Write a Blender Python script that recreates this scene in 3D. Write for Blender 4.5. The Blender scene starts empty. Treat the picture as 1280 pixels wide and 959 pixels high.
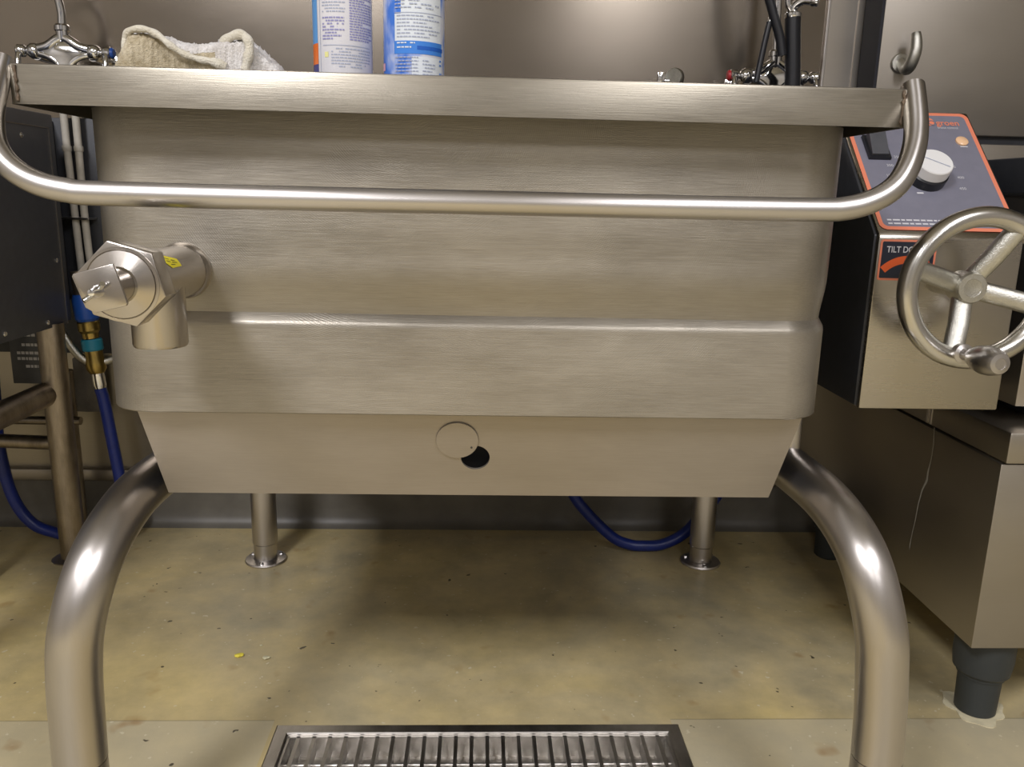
import bpy, bmesh, math, random
from mathutils import Vector, Matrix
random.seed(7)
PI = math.pi
COL = bpy.context.scene.collection

# ------------------------------------------------------------------ helpers
def link_mesh(name, bm, mats, parent=None, smooth=True, angle=40):
    bmesh.ops.remove_doubles(bm, verts=bm.verts, dist=1e-6)
    bmesh.ops.recalc_face_normals(bm, faces=bm.faces)
    me = bpy.data.meshes.new(name)
    bm.to_mesh(me); bm.free()
    if not isinstance(mats, (list, tuple)): mats = [mats]
    for m in mats: me.materials.append(m)
    o = bpy.data.objects.new(name, me)
    COL.objects.link(o)
    if parent is not None:
        o.parent = parent
        o.matrix_parent_inverse = parent.matrix_world.inverted() if False else Matrix.Identity(4)
        # parts are modelled in world metres; shift into the parent's frame
        off = world_loc(parent)
        for v in me.vertices: v.co -= off
    if smooth:
        me.shade_smooth() if hasattr(me, 'shade_smooth') else None
        for p in me.polygons: p.use_smooth = True
        try: me.set_sharp_from_angle(angle=math.radians(angle))
        except Exception: pass
    return o

def world_loc(o):
    v = Vector((0, 0, 0))
    while o is not None:
        v += o.location; o = o.parent
    return v

def empty(name, loc=(0, 0, 0)):
    o = bpy.data.objects.new(name, None)
    o.empty_display_size = .05
    o.location = loc
    COL.objects.link(o)
    return o

def tag(o, label=None, cat=None, group=None, kind=None):
    if label: o['label'] = label
    if cat: o['category'] = cat
    if group: o['group'] = group
    if kind: o['kind'] = kind
    return o

def NB(): return bmesh.new()

def box(bm, x0, x1, y0, y1, z0, z1, bev=0, seg=2):
    r = bmesh.ops.create_cube(bm, size=1.0)
    vs = r['verts']
    for v in vs:
        v.co = Vector((x0 + (v.co.x + .5) * (x1 - x0), y0 + (v.co.y + .5) * (y1 - y0), z0 + (v.co.z + .5) * (z1 - z0)))
    if bev:
        es = list({e for v in vs for e in v.link_edges})
        bmesh.ops.bevel(bm, geom=es, offset=bev, segments=seg, affect='EDGES', profile=.5)

def prism(bm, poly, axis, a, b, bev=0):
    """extrude a 2-D polygon along an axis ('x','y','z') from a to b"""
    def P(u, v, w):
        return {'x': (w, u, v), 'y': (u, w, v), 'z': (u, v, w)}[axis]
    A = [bm.verts.new(P(u, v, a)) for u, v in poly]
    B = [bm.verts.new(P(u, v, b)) for u, v in poly]
    n = len(poly)
    bm.faces.new(A); bm.faces.new(B[::-1])
    for i in range(n):
        bm.faces.new((A[i], B[i], B[(i + 1) % n], A[(i + 1) % n]))
    if bev:
        es = list({e for v in A + B for e in v.link_edges})
        bmesh.ops.bevel(bm, geom=es, offset=bev, segments=2, affect='EDGES', profile=.5)

def smooth_path(pts, n=8):
    P = [Vector(p) for p in pts]
    if len(P) < 3: return P
    P = [P[0] * 2 - P[1]] + P + [P[-1] * 2 - P[-2]]
    out = []
    for i in range(1, len(P) - 2):
        p0, p1, p2, p3 = P[i - 1:i + 3]
        for k in range(n):
            t = k / n
            out.append(.5 * ((2 * p1) + (p2 - p0) * t + (2 * p0 - 5 * p1 + 4 * p2 - p3) * t * t + (3 * p1 - p0 - 3 * p2 + p3) * t ** 3))
    out.append(P[-2])
    return out

def tube(bm, pts, r, seg=20, flat=None, cap=True):
    """sweep a circle (or flat=(w,h) ellipse) along pts, r may be a list"""
    P = [Vector(p) for p in pts]
    n = len(P)
    T = []
    for i in range(n):
        a = P[max(i - 1, 0)]; b = P[min(i + 1, n - 1)]
        T.append((b - a).normalized())
    up = Vector((0, 0, 1)) if abs(T[0].z) < .9 else Vector((0, 1, 0))
    N = (up - T[0] * up.dot(T[0])).normalized()
    rings = []
    for i in range(n):
        if i:
            N = (N - T[i] * N.dot(T[i])).normalized()
        B = T[i].cross(N)
        rr = r[i] if isinstance(r, (list, tuple)) else r
        ring = []
        for k in range(seg):
            a = 2 * PI * k / seg
            if flat: d = N * math.cos(a) * flat[0] + B * math.sin(a) * flat[1]
            else: d = (N * math.cos(a) + B * math.sin(a)) * rr
            ring.append(bm.verts.new(P[i] + d))
        rings.append(ring)
    for i in range(n - 1):
        for k in range(seg):
            bm.faces.new((rings[i][k], rings[i][(k + 1) % seg], rings[i + 1][(k + 1) % seg], rings[i + 1][k]))
    if cap:
        bm.faces.new(rings[0][::-1]); bm.faces.new(rings[-1])

def lathe(bm, prof, origin, axis=(0, 0, 1), seg=32):
    """profile [(radius, height)] spun about axis through origin"""
    ax = Vector(axis).normalized()
    q = Vector((0, 0, 1)).rotation_difference(ax).to_matrix()
    O = Vector(origin)
    rings = []
    for rr, h in prof:
        if rr < 1e-6:
            rings.append([bm.verts.new(O + q @ Vector((0, 0, h)))])
        else:
            rings.append([bm.verts.new(O + q @ Vector((rr * math.cos(2 * PI * k / seg), rr * math.sin(2 * PI * k / seg), h))) for k in range(seg)])
    for a, b in zip(rings, rings[1:]):
        for k in range(seg):
            k2 = (k + 1) % seg
            if len(a) == 1 and len(b) == 1: continue
            if len(a) == 1: bm.faces.new((a[0], b[k], b[k2]))
            elif len(b) == 1: bm.faces.new((a[k], b[0], a[k2]))
            else: bm.faces.new((a[k], b[k], b[k2], a[k2]))
    if len(rings[0]) > 1: bm.faces.new(rings[0][::-1])
    if len(rings[-1]) > 1: bm.faces.new(rings[-1])

def cyl(bm, p0, p1, r, seg=24, bev=0):
    p0 = Vector(p0); p1 = Vector(p1); L = (p1 - p0).length
    pr = [(r, 0), (r, L)] if not bev else [(r - bev, 0), (r, bev), (r, L - bev), (r - bev, L)]
    lathe(bm, pr, p0, p1 - p0, seg)

def sphere(bm, c, r, sx=1, sy=1, sz=1, u=16, v=10):
    R = bmesh.ops.create_uvsphere(bm, u_segments=u, v_segments=v, radius=r)
    for w in R['verts']:
        w.co = Vector((w.co.x * sx, w.co.y * sy, w.co.z * sz)) + Vector(c)

def rrect(x0, x1, y0, y1, R, n=8):
    pts = []
    for cx, cy, a0 in ((x1 - R, y0 + R, -PI / 2), (x1 - R, y1 - R, 0), (x0 + R, y1 - R, PI / 2), (x0 + R, y0 + R, PI)):
        for k in range(n + 1):
            a = a0 + PI / 2 * k / n
            pts.append((cx + R * math.cos(a), cy + R * math.sin(a)))
    return pts

def flat_poly(bm, poly, O, U, V, mat=0):
    """polygon in the plane O + u*U + v*V"""
    f = bm.faces.new([bm.verts.new(O + U * u + V * v) for u, v in poly])
    f.material_index = mat
    return f

def ring_poly(bm, outer, inner, O, U, V, mat=0):
    n = len(outer)
    A = [bm.verts.new(O + U * u + V * v) for u, v in outer]
    B = [bm.verts.new(O + U * u + V * v) for u, v in inner]
    for i in range(n):
        f = bm.faces.new((A[i], A[(i + 1) % n], B[(i + 1) % n], B[i])); f.material_index = mat

def text_mesh(name, s, size, O, U, V, mat, parent, lift=.0006, align='LEFT', bold=0.0, sx=1.0):
    cu = bpy.data.curves.new(name + '_c', 'FONT')
    cu.body = s; cu.size = size; cu.align_x = align; cu.offset = bold
    cu.resolution_u = 4
    to = bpy.data.objects.new(name + '_t', cu)
    COL.objects.link(to)
    dg = bpy.context.evaluated_depsgraph_get()
    me = bpy.data.meshes.new_from_object(to.evaluated_get(dg))
    bpy.data.objects.remove(to); bpy.data.curves.remove(cu)
    Nn = U.cross(V).normalized()
    off = world_loc(parent)
    for v in me.vertices:
        v.co = O + U * v.co.x * sx + V * v.co.y + Nn * lift - off
    me.materials.clear(); me.materials.append(mat)
    o = bpy.data.objects.new(name, me); COL.objects.link(o); o.parent = parent
    return o

# ------------------------------------------------------------------ materials
def mat(name):
    m = bpy.data.materials.new(name); m.use_nodes = True
    nt = m.node_tree
    b = nt.nodes['Principled BSDF']
    return m, nt, b

def N(nt, t, **kw):
    n = nt.nodes.new(t)
    for k, v in kw.items():
        if k in n.inputs: n.inputs[k].default_value = v
        else: setattr(n, k, v)
    return n

def ramp(nt, fac, stops):
    r = nt.nodes.new('ShaderNodeValToRGB')
    e = r.color_ramp.elements
    e[0].position, e[0].color = stops[0][0], (*stops[0][1], 1)
    e[1].position, e[1].color = stops[-1][0], (*stops[-1][1], 1)
    for p, c in stops[1:-1]:
        x = e.new(p); x.color = (*c, 1)
    nt.links.new(fac, r.inputs[0])
    return r

def noise(nt, scale, detail=4, rough=.55, stretch=(1, 1, 1), dist=0.0):
    tc = nt.nodes.new('ShaderNodeTexCoord')
    mp = nt.nodes.new('ShaderNodeMapping')
    mp.inputs['Scale'].default_value = stretch
    nt.links.new(tc.outputs['Object'], mp.inputs[0])
    n = nt.nodes.new('ShaderNodeTexNoise')
    n.inputs['Scale'].default_value = scale; n.inputs['Detail'].default_value = detail
    n.inputs['Roughness'].default_value = rough; n.inputs['Distortion'].default_value = dist
    nt.links.new(mp.outputs[0], n.inputs['Vector'])
    return n

def plain(name, c, rough=.5, metal=0.0, bump=0, bscale=60, var=0.0, emis=None, coat=0):
    m, nt, b = mat(name)
    b.inputs['Base Color'].default_value = (*c, 1)
    b.inputs['Roughness'].default_value = rough
    b.inputs['Metallic'].default_value = metal
    b.inputs['Coat Weight'].default_value = coat
    if var:
        n = noise(nt, bscale * .3)
        r = ramp(nt, n.outputs[0], [(.3, tuple(x * (1 - var) for x in c)), (.7, tuple(min(1, x * (1 + var)) for x in c))])
        nt.links.new(r.outputs[0], b.inputs['Base Color'])
    if bump:
        n = noise(nt, bscale)
        bp = N(nt, 'ShaderNodeBump', Strength=bump, Distance=.002)
        nt.links.new(n.outputs[0], bp.inputs['Height']); nt.links.new(bp.outputs[0], b.inputs['Normal'])
    if emis:
        b.inputs['Emission Color'].default_value = (*emis[0], 1); b.inputs['Emission Strength'].default_value = emis[1]
    return m

def steel(name, c, rough=.32, aniso=.6, brush='x', bump=.05, var=.08, wave=0.0, metal=1.0, blot=6, rvar=.07, scuff=0.0, grain=.35, swirl=0.0):
    """brushed stainless: streaky grain along one axis, blotchy polish"""
    m, nt, b = mat(name)
    b.inputs['Metallic'].default_value = metal
    st = {'x': (3.5, 105, 105), 'y': (105, 3.5, 105), 'z': (105, 105, 3.5)}[brush]
    g = noise(nt, 9, 3, .6, st)
    bl = noise(nt, blot, 4, .6, {'x': (.6, 1, 1.6), 'y': (1, .6, 1), 'z': (1.6, 1, .5)}[brush])
    mx = N(nt, 'ShaderNodeMath', operation='MULTIPLY_ADD')
    nt.links.new(g.outputs[0], mx.inputs[0]); mx.inputs[1].default_value = grain
    nt.links.new(bl.outputs[0], mx.inputs[2])
    lo = tuple(x * (1 - var) for x in c); hi = tuple(min(1, x * (1 + var)) for x in c)
    r = ramp(nt, mx.outputs[0], [(.45, lo), (.9, hi)])
    nt.links.new(r.outputs[0], b.inputs['Base Color'])
    mr = N(nt, 'ShaderNodeMapRange'); mr.inputs['From Min'].default_value = .4; mr.inputs['From Max'].default_value = .95
    mr.inputs['To Min'].default_value = rough - rvar; mr.inputs['To Max'].default_value = rough + rvar
    nt.links.new(mx.outputs[0], mr.inputs[0]); nt.links.new(mr.outputs[0], b.inputs['Roughness'])
    b.inputs['Anisotropic'].default_value = aniso
    tv = N(nt, 'ShaderNodeCombineXYZ')
    t = {'x': (0, 0.02, 1), 'y': (1, 0, .02), 'z': (1, .02, 0)}[brush]
    for i in range(3): tv.inputs[i].default_value = t[i]
    nt.links.new(tv.outputs[0], b.inputs['Tangent'])
    h = g.outputs[0]
    if wave:
        w = noise(nt, 2.2, 1, .4)
        w2 = N(nt, 'ShaderNodeMath', operation='MULTIPLY_ADD')
        nt.links.new(w.outputs[0], w2.inputs[0]); w2.inputs[1].default_value = wave
        nt.links.new(g.outputs[0], w2.inputs[2]); h = w2.outputs[0]
    if scuff:
        s = noise(nt, 14, 5, .7, {'x': (1.0, 9, 9), 'y': (9, 1, 9), 'z': (9, 9, 1)}[brush], 1.2)
        s2 = N(nt, 'ShaderNodeMath', operation='MULTIPLY_ADD')
        nt.links.new(s.outputs[0], s2.inputs[0]); s2.inputs[1].default_value = scuff
        nt.links.new(h, s2.inputs[2]); h = s2.outputs[0]
    if swirl:
        # fine arcs left by polishing pads: narrow bands of warped rings
        tc = nt.nodes.new('ShaderNodeTexCoord')
        acc = h
        for (cx, cz, sc, th) in ((.25, .55, 170, .93), (-.10, .95, 140, .95), (.05, .40, 210, .95)):
            mp = N(nt, 'ShaderNodeMapping'); mp.inputs['Location'].default_value = (-cx, 0, -cz)
            nt.links.new(tc.outputs['Object'], mp.inputs[0])
            wv = N(nt, 'ShaderNodeTexWave', wave_type='RINGS', rings_direction='Y'); wv.inputs['Scale'].default_value = sc
            wv.inputs['Distortion'].default_value = 3.0; wv.inputs['Detail'].default_value = 3; wv.inputs['Detail Scale'].default_value = .6
            nt.links.new(mp.outputs[0], wv.inputs['Vector'])
            gate = noise(nt, 7 + sc * .02, 2, .5, (1, 1, 1.5), .4)
            g1 = N(nt, 'ShaderNodeMapRange'); g1.inputs['From Min'].default_value = .50; g1.inputs['From Max'].default_value = .68
            nt.links.new(gate.outputs[0], g1.inputs[0])
            g2 = N(nt, 'ShaderNodeMath', operation='MULTIPLY'); nt.links.new(wv.outputs[1], g2.inputs[0]); nt.links.new(g1.outputs[0], g2.inputs[1])
            a_ = N(nt, 'ShaderNodeMath', operation='MULTIPLY_ADD'); nt.links.new(g2.outputs[0], a_.inputs[0]); a_.inputs[1].default_value = swirl
            nt.links.new(acc, a_.inputs[2]); acc = a_.outputs[0]
        h = acc
    bp = N(nt, 'ShaderNodeBump', Strength=bump, Distance=.001)
    nt.links.new(h, bp.inputs['Height']); nt.links.new(bp.outputs[0], b.inputs['Normal'])
    return m

M = {}
M['tub'] = steel('brushed_steel_tub', (.325, .298, .252), .35, .55, 'x', .22, .20, scuff=.7, grain=.5, swirl=.45, metal=.72)
M['rim'] = steel('brushed_steel_rim', (.27, .247, .203), .33, .5, 'x', .12, .18, metal=.85, grain=.45)
M['skirt'] = steel('dull_steel_skirt', (.375, .335, .285), .42, .4, 'x', .08, .12, swirl=.2, metal=.75)
M['tube'] = steel('satin_steel_tube', (.54, .515, .495), .33, .5, 'x', .005, .03, rvar=.02)
M['legtube'] = steel('satin_steel_leg', (.55, .52, .495), .34, .35, 'z', .004, .05, rvar=.02)
M['valve'] = steel('satin_steel_valve', (.50, .465, .425), .25, .2, 'y', .03, .06)
M['wallsteel'] = steel('wall_steel', (.26, .226, .187), .22, .35, 'x', .006, .05, wave=220.0, blot=2, rvar=.03)
M['wallsteel_low'] = steel('wall_steel_low', (.40, .36, .29), .42, .4, 'x', .04, .10, blot=3)
M['panelsteel'] = steel('panel_steel', (.43, .395, .35), .42, .4, 'x', .04, .05, blot=3)
M['cabsteel'] = steel('cabinet_steel', (.37, .34, .295), .36, .4, 'x', .04, .05, blot=3)
M['consteel'] = steel('console_steel', (.44, .41, .36), .28, .4, 'x', .03, .05)
M['grate'] = steel('grate_steel', (.60, .575, .54), .36, .2, 'y', .05, .18, blot=30)
M['oldtube'] = steel('tarnished_tube', (.36, .31, .25), .38, .2, 'z', .05, .3, blot=25)
M['chrome'] = plain('chrome', (.80, .81, .84), .10, 1.0)
M['castmetal'] = plain('cast_aluminium', (.56, .55, .50), .36, 1.0, .35, 500, .08)
M['wheelsteel'] = plain('polished_wheel', (.60, .585, .55), .24, 1.0, .05, 60, .06)
M['dark'] = plain('dark_interior_shade', (.012, .013, .02), .6)
M['black'] = plain('black_plastic', (.012, .013, .017), .35)
M['rubber'] = plain('black_rubber_hose', (.016, .017, .022), .38)
M['foot'] = plain('grey_black_foot', (.030, .035, .036), .5, 0, .1, 90)
M['weld'] = plain('brown_weld_stain', (.13, .095, .065), .6, .4, .5, 300, .5)
M['charcoal'] = plain('charcoal_paint', (.085, .088, .100), .45, .3, .05, 200, .08)
M['charcoal2'] = plain('charcoal_paint_dark', (.034, .036, .042), .45, .2, .05, 200, .08)
M['gap'] = plain('groove_line', (.05, .045, .04), .7)
M['bluehose'] = plain('blue_hose', (.012, .028, .20), .35, 0, .05, 200, .1)
M['blueplastic'] = plain('blue_plastic', (.012, .07, .33), .35)
M['teal'] = plain('teal_plastic', (.02, .22, .33), .4)
M['brass'] = plain('brass', (.42, .31, .10), .32, 1.0, .1, 100, .15)
M['white'] = plain('white_plastic', (.80, .80, .80), .35)
M['paint_white'] = plain('pale_pipe_paint', (.55, .52, .46), .5, 0, .05, 80, .15)
M['red'] = plain('red_cap', (.45, .03, .04), .35)
M['orange'] = plain('orange_print', (.80, .13, .03), .45)
M['orange_pale'] = plain('orange_border', (.80, .25, .15), .35)
M['lamp_amber'] = plain('amber_lens', (.85, .55, .33), .25)
M['face'] = plain('slate_faceplate', (.20, .20, .255), .4, 0, .02, 200, .04, coat=.3)
M['navy'] = plain('navy_label', (.018, .022, .04), .4)
M['print'] = plain('pale_print', (.66, .66, .70), .5)
M['yellow'] = plain('yellow_sticker', (.83, .72, .01), .45)
M['ink'] = plain('dark_ink', (.05, .05, .03), .6)
M['canwhite'] = plain('can_white', (.72, .72, .77), .28, coat=.2)
M['cansky'] = plain('can_skyblue', (.13, .36, .75), .28)
M['canorange'] = plain('can_orange', (.80, .18, .03), .3)
M['cannavy'] = plain('can_navy', (.05, .05, .22), .3)
M['cantext'] = plain('can_text_blue', (.26, .26, .48), .5)
M['cantext2'] = plain('can_text_grey', (.36, .40, .52), .5)
M['canband'] = plain('can_band_blue', (.05, .22, .68), .3)
M['canband2'] = plain('can_band_deep', (.015, .11, .50), .3)
M['canpale'] = plain('can_pale_panel', (.68, .73, .78), .3)
M['canmetal'] = plain('can_tin', (.6, .6, .62), .25, 1)
M['canpink'] = plain('can_pink', (.75, .42, .52), .4)
M['canyellow'] = plain('can_yellow', (.72, .70, .30), .4)
M['concrete'] = plain('rough_grey_plate', (.17, .155, .13), .8, 0, .6, 60, .25)
M['crumb_y'] = plain('yellow_crumb', (.82, .70, .08), .6, 0, .3, 200, .1)
M['crumb_w'] = plain('pale_crumb', (.62, .58, .38), .6, 0, .3, 300, .2)
M['roomwall'] = plain('room_wall_paint', (.30, .28, .25), .6, 0, .05, 20, .05)
M['ceil'] = plain('ceiling_paint', (.55, .53, .49), .8)
M['cove'] = plain('grey_cove_base', (.135, .125, .105), .45, .0, .08, 30, .22)

def cloud_mat():
    m, nt, b = mat('can_cloud_sky')
    n = noise(nt, 26, 4, .6, (1, 1, .55))
    r = ramp(nt, n.outputs[0], [(.40, (.06, .20, .72)), (.50, (.30, .42, .82)), (.60, (.70, .73, .84))])
    nt.links.new(r.outputs[0], b.inputs['Base Color']); b.inputs['Roughness'].default_value = .28
    return m
M['cloud'] = cloud_mat()

def towel_mat(name, lo, hi):
    m, nt, b = mat(name)
    n = noise(nt, 60, 5, .7)
    r = ramp(nt, n.outputs[0], [(.35, lo), (.65, hi)])
    nt.links.new(r.outputs[0], b.inputs['Base Color']); b.inputs['Roughness'].default_value = .95
    b.inputs['Sheen Weight'].default_value = .3
    n2 = noise(nt, 420, 3, .7)
    bp = N(nt, 'ShaderNodeBump', Strength=.9, Distance=.003)
    nt.links.new(n2.outputs[0], bp.inputs['Height']); nt.links.new(bp.outputs[0], b.inputs['Normal'])
    return m
M['towel'] = towel_mat('terry_white', (.62, .58, .54), (.84, .82, .80))
M['towel_dirty'] = towel_mat('terry_soiled', (.36, .29, .17), (.66, .58, .42))
M['hem'] = towel_mat('towel_hem', (.62, .57, .45), (.78, .74, .63))

def floor_mat():
    m, nt, b = mat('epoxy_floor')
    L = nt.links.new
    tc = nt.nodes.new('ShaderNodeTexCoord')
    # big yellow / grey wear patches
    n1 = noise(nt, 2.3, 5, .6, (1, 1, 1), .6)
    r1 = ramp(nt, n1.outputs[0], [(.30, (.43, .385, .26)), (.50, (.58, .48, .26)), (.72, (.63, .505, .215))])
    n2 = noise(nt, 9, 6, .65)
    r2 = ramp(nt, n2.outputs[0], [(.33, (.74, .74, .75)), (.67, (1.07, 1.05, 1.02))])
    mx = N(nt, 'ShaderNodeMix', data_type='RGBA', blend_type='MULTIPLY'); mx.inputs[0].default_value = 1
    L(r1.outputs[0], mx.inputs[6]); L(r2.outputs[0], mx.inputs[7])
    # greyer patched concrete in front of a joint line that the trench drain cuts
    sx = nt.nodes.new('ShaderNodeSeparateXYZ'); L(tc.outputs['Object'], sx.inputs[0])
    lt = N(nt, 'ShaderNodeMath', operation='LESS_THAN'); L(sx.outputs[1], lt.inputs[0]); lt.inputs[1].default_value = .297
    mg = N(nt, 'ShaderNodeMix', data_type='RGBA'); L(mx.outputs[2], mg.inputs[6]); mg.inputs[7].default_value = (.52, .475, .35, 1)
    ax = N(nt, 'ShaderNodeMath', operation='ABSOLUTE'); L(sx.outputs[0], ax.inputs[0])
    ox = N(nt, 'ShaderNodeMath', operation='GREATER_THAN'); L(ax.outputs[0], ox.inputs[0]); ox.inputs[1].default_value = .328
    lx = N(nt, 'ShaderNodeMath', operation='MULTIPLY'); L(lt.outputs[0], lx.inputs[0]); L(ox.outputs[0], lx.inputs[1])
    f = N(nt, 'ShaderNodeMath', operation='MULTIPLY'); L(lx.outputs[0], f.inputs[0]); f.inputs[1].default_value = .55
    L(f.outputs[0], mg.inputs[0])
    # thin stained band on that joint
    d1 = N(nt, 'ShaderNodeMath', operation='SUBTRACT'); L(sx.outputs[1], d1.inputs[0]); d1.inputs[1].default_value = .297
    d2 = N(nt, 'ShaderNodeMath', operation='ABSOLUTE'); L(d1.outputs[0], d2.inputs[0])
    d3 = N(nt, 'ShaderNodeMath', operation='LESS_THAN'); L(d2.outputs[0], d3.inputs[0]); d3.inputs[1].default_value = .0016
    # dark specks, pale specks and rusty spots
    last = mg.outputs[2]
    def spots(scale, lo, hi, col, amt, src):
        n = noise(nt, scale, 2, .5)
        mr = N(nt, 'ShaderNodeMapRange'); mr.inputs['From Min'].default_value = lo; mr.inputs['From Max'].default_value = hi
        mr.inputs['To Max'].default_value = amt
        L(n.outputs[0], mr.inputs[0])
        k = N(nt, 'ShaderNodeMix', data_type='RGBA'); L(mr.outputs[0], k.inputs[0]); L(src, k.inputs[6]); k.inputs[7].default_value = (*col, 1)
        return k.outputs[2]
    last = spots(38, .722, .742, (.035, .028, .018), .9, last)
    last = spots(70, .68, .73, (.68, .62, .45), .7, last)
    last = spots(15, .66, .78, (.30, .15, .04), .55, last)
    k = N(nt, 'ShaderNodeMix', data_type='RGBA'); d4 = N(nt, 'ShaderNodeMath', operation='MULTIPLY'); L(d3.outputs[0], d4.inputs[0]); L(ox.outputs[0], d4.inputs[1]); f3 = N(nt, 'ShaderNodeMath', operation='MULTIPLY'); L(d4.outputs[0], f3.inputs[0]); f3.inputs[1].default_value = .35
    L(f3.outputs[0], k.inputs[0]); L(last, k.inputs[6]); k.inputs[7].default_value = (.14, .12, .07, 1)
    L(k.outputs[2], b.inputs['Base Color'])
    mr = N(nt, 'ShaderNodeMapRange'); mr.inputs['To Min'].default_value = .30; mr.inputs['To Max'].default_value = .52
    L(n2.outputs[0], mr.inputs[0]); L(mr.outputs[0], b.inputs['Roughness'])
    n3 = noise(nt, 130, 4, .6)
    bp = N(nt, 'ShaderNodeBump', Strength=.12, Distance=.002); L(n3.outputs[0], bp.inputs['Height']); L(bp.outputs[0], b.inputs['Normal'])
    return m
M['floor'] = floor_mat()

# ------------------------------------------------------------------ the setting
XL, XR, YB, YF, ZC = -2.6, 2.7, 1.13, -5.6, 2.75
DR = (-.317, .334, .02, .278)      # trench drain opening: x0,x1,y0,y1
def floor_obj():
    bm = NB()
    x0, x1, y0, y1 = DR
    xs = [XL, x0, x1, XR]; ys = [YF, y0, y1, YB]
    for i in range(3):
        for j in range(3):
            if i == 1 and j == 1: continue
            v = [bm.verts.new(p) for p in ((xs[i], ys[j], 0), (xs[i + 1], ys[j], 0), (xs[i + 1], ys[j + 1], 0), (xs[i], ys[j + 1], 0))]
            bm.faces.new(v)
    o = link_mesh('floor', bm, M['floor'], smooth=False)
    tag(o, kind='structure')
    return o
floor_obj()

def slab(name, b, m):
    bm = NB(); box(bm, *b)
    return tag(link_mesh(name, bm, m, smooth=False), kind='structure')
slab('wall_back', (XL, XR, YB, YB + .1, 0, ZC), M['wallsteel'])
slab('wall_left', (XL - .1, XL, YF, YB, 0, ZC), M['roomwall'])
slab('wall_right', (XR, XR + .1, YF, YB, 0, ZC), M['roomwall'])
slab('wall_front', (XL, XR, YF - .1, YF, 0, ZC), M['roomwall'])
slab('reflection_band', (XL, XR, YF, YF + .02, 1.95, 2.25), M['charcoal'])  # unseen dark band, added so the back wall reflects darker streaks
slab('ceiling', (XL - .1, XR + .1, YF - .1, YB + .1, ZC, ZC + .1), M['ceil'])
# lower wall sheathing behind the equipment, its steel ledge and the coved base
bm = NB(); box(bm, XL, XR, YB - .012, YB, .15, .80)
tag(link_mesh('trim_1', bm, M['wallsteel_low'], smooth=False), kind='structure')
bm = NB(); box(bm, XL, XR, YB - .035, YB, .122, .152, .004)
tag(link_mesh('trim_2', bm, M['panelsteel']), kind='structure')
bm = NB()
prof = [(YB, .0), (YB - .045, .0), (YB - .036, .004), (YB - .028, .012), (YB - .022, .026), (YB - .02, .05), (YB - .02, .122), (YB, .122)]
prism(bm, prof, 'x', XL, XR)
tag(link_mesh('baseboard_back', bm, M['cove'], angle=60), kind='structure')
# sheet joint of the steel back wall: raised bright bead and a second sheet lapped on it
bm = NB(); box(bm, .806, .872, YB - .006, YB, .80, ZC); box(bm, .872, 1.6, YB - .010, YB, .80, ZC)
tag(link_mesh('trim_3', bm, M['panelsteel'], smooth=False), kind='structure')
bm = NB(); box(bm, .800, .806, YB - .009, YB, .80, ZC, .001)
tag(link_mesh('trim_4', bm, M['tube'], smooth=False), kind='structure')

# ------------------------------------------------------------------ tilting kettle / braising pan
K = empty('braising_kettle', (0, .45, 0))
tag(K, 'large brushed stainless steel rectangular kettle on bent tube legs, filling the middle', 'kettle')

# tub: lofted rounded rectangle with a pressed shoulder above the lower jacket
bm = NB()
sec = [(.936, 0), (.90, 0), (.80, 0), (.765, .0002), (.756, .0005), (.745, .0018), (.734, .0038), (.724, .0058), (.716, .0070), (.709, .0075), (.7005, .0000), (.6985, -.0012), (.6958, -.0018), (.692, -.002), (.64, -.002), (.589, -.002), (.5876, -.0008), (.587, .03)]
rings = []
for z, ins in sec:
    R = .062 - ins * .3
    rings.append([bm.verts.new((x, y, z)) for x, y in rrect(-.452 + ins * .45, .433 - ins * .45, .06 + ins, .93 - ins, R, 10)])
n = len(rings[0])
for a, b in zip(rings, rings[1:]):
    for k in range(n): bm.faces.new((a[k], a[(k + 1) % n], b[(k + 1) % n], b[k]))
bm.faces.new(rings[-1])
link_mesh('tub', bm, M['tub'], K, angle=28)

# rim: a deep down-turned flange frame
bm = NB()
x0, x1, y0, y1 = -.485, .455, 0.0, .96
O_ = rrect(x0, x1, y0, y1, .006, 3)
def loop(ins, z, R=.006): return [bm.verts.new((x, y, z)) for x, y in rrect(x0 + ins, x1 - ins, y0 + ins, y1 - ins, max(R - ins * .5, .002), 3)]
L_ = [loop(.003, .930), loop(0, .930), loop(0, .966), loop(.0012, .969), loop(.004, .970), loop(.085, .970), loop(.088, .967), loop(.088, .945), loop(.003, .945)]
n = len(L_[0])
for a, b in zip(L_, L_[1:] + L_[:1]):
    for k in range(n): bm.faces.new((a[k], a[(k + 1) % n], b[(k + 1) % n], b[k]))
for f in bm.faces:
    if all(v.co.z < .9455 for v in f.verts) and max(v.co.z for v in f.verts) - min(v.co.z for v in f.verts) < .0005: f.material_index = 1  # rim underside coloured near-black, deep shade painted onto the steel
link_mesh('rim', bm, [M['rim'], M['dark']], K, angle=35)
# weld seams at the rim's two front corners
for sx_ in (-1, 1):
    bm = NB()
    xx = -.476 if sx_ < 0 else .4475
    pts = [(xx + random.uniform(-.001, .001), -.0004, .933 + .035 * i / 12) for i in range(13)]
    tube(bm, pts, [.0016 + .0005 * math.sin(i * 1.9) for i in range(13)], 8)
    tag(link_mesh('weld_seam', bm, M['weld'], K), 'brown-stained weld at the rim corner')
# flat cover closing the opening
bm = NB(); box(bm, -.386, .365, .09, .87, .950, .9695, .004)
link_mesh('lid', bm, M['rim'], K)

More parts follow.
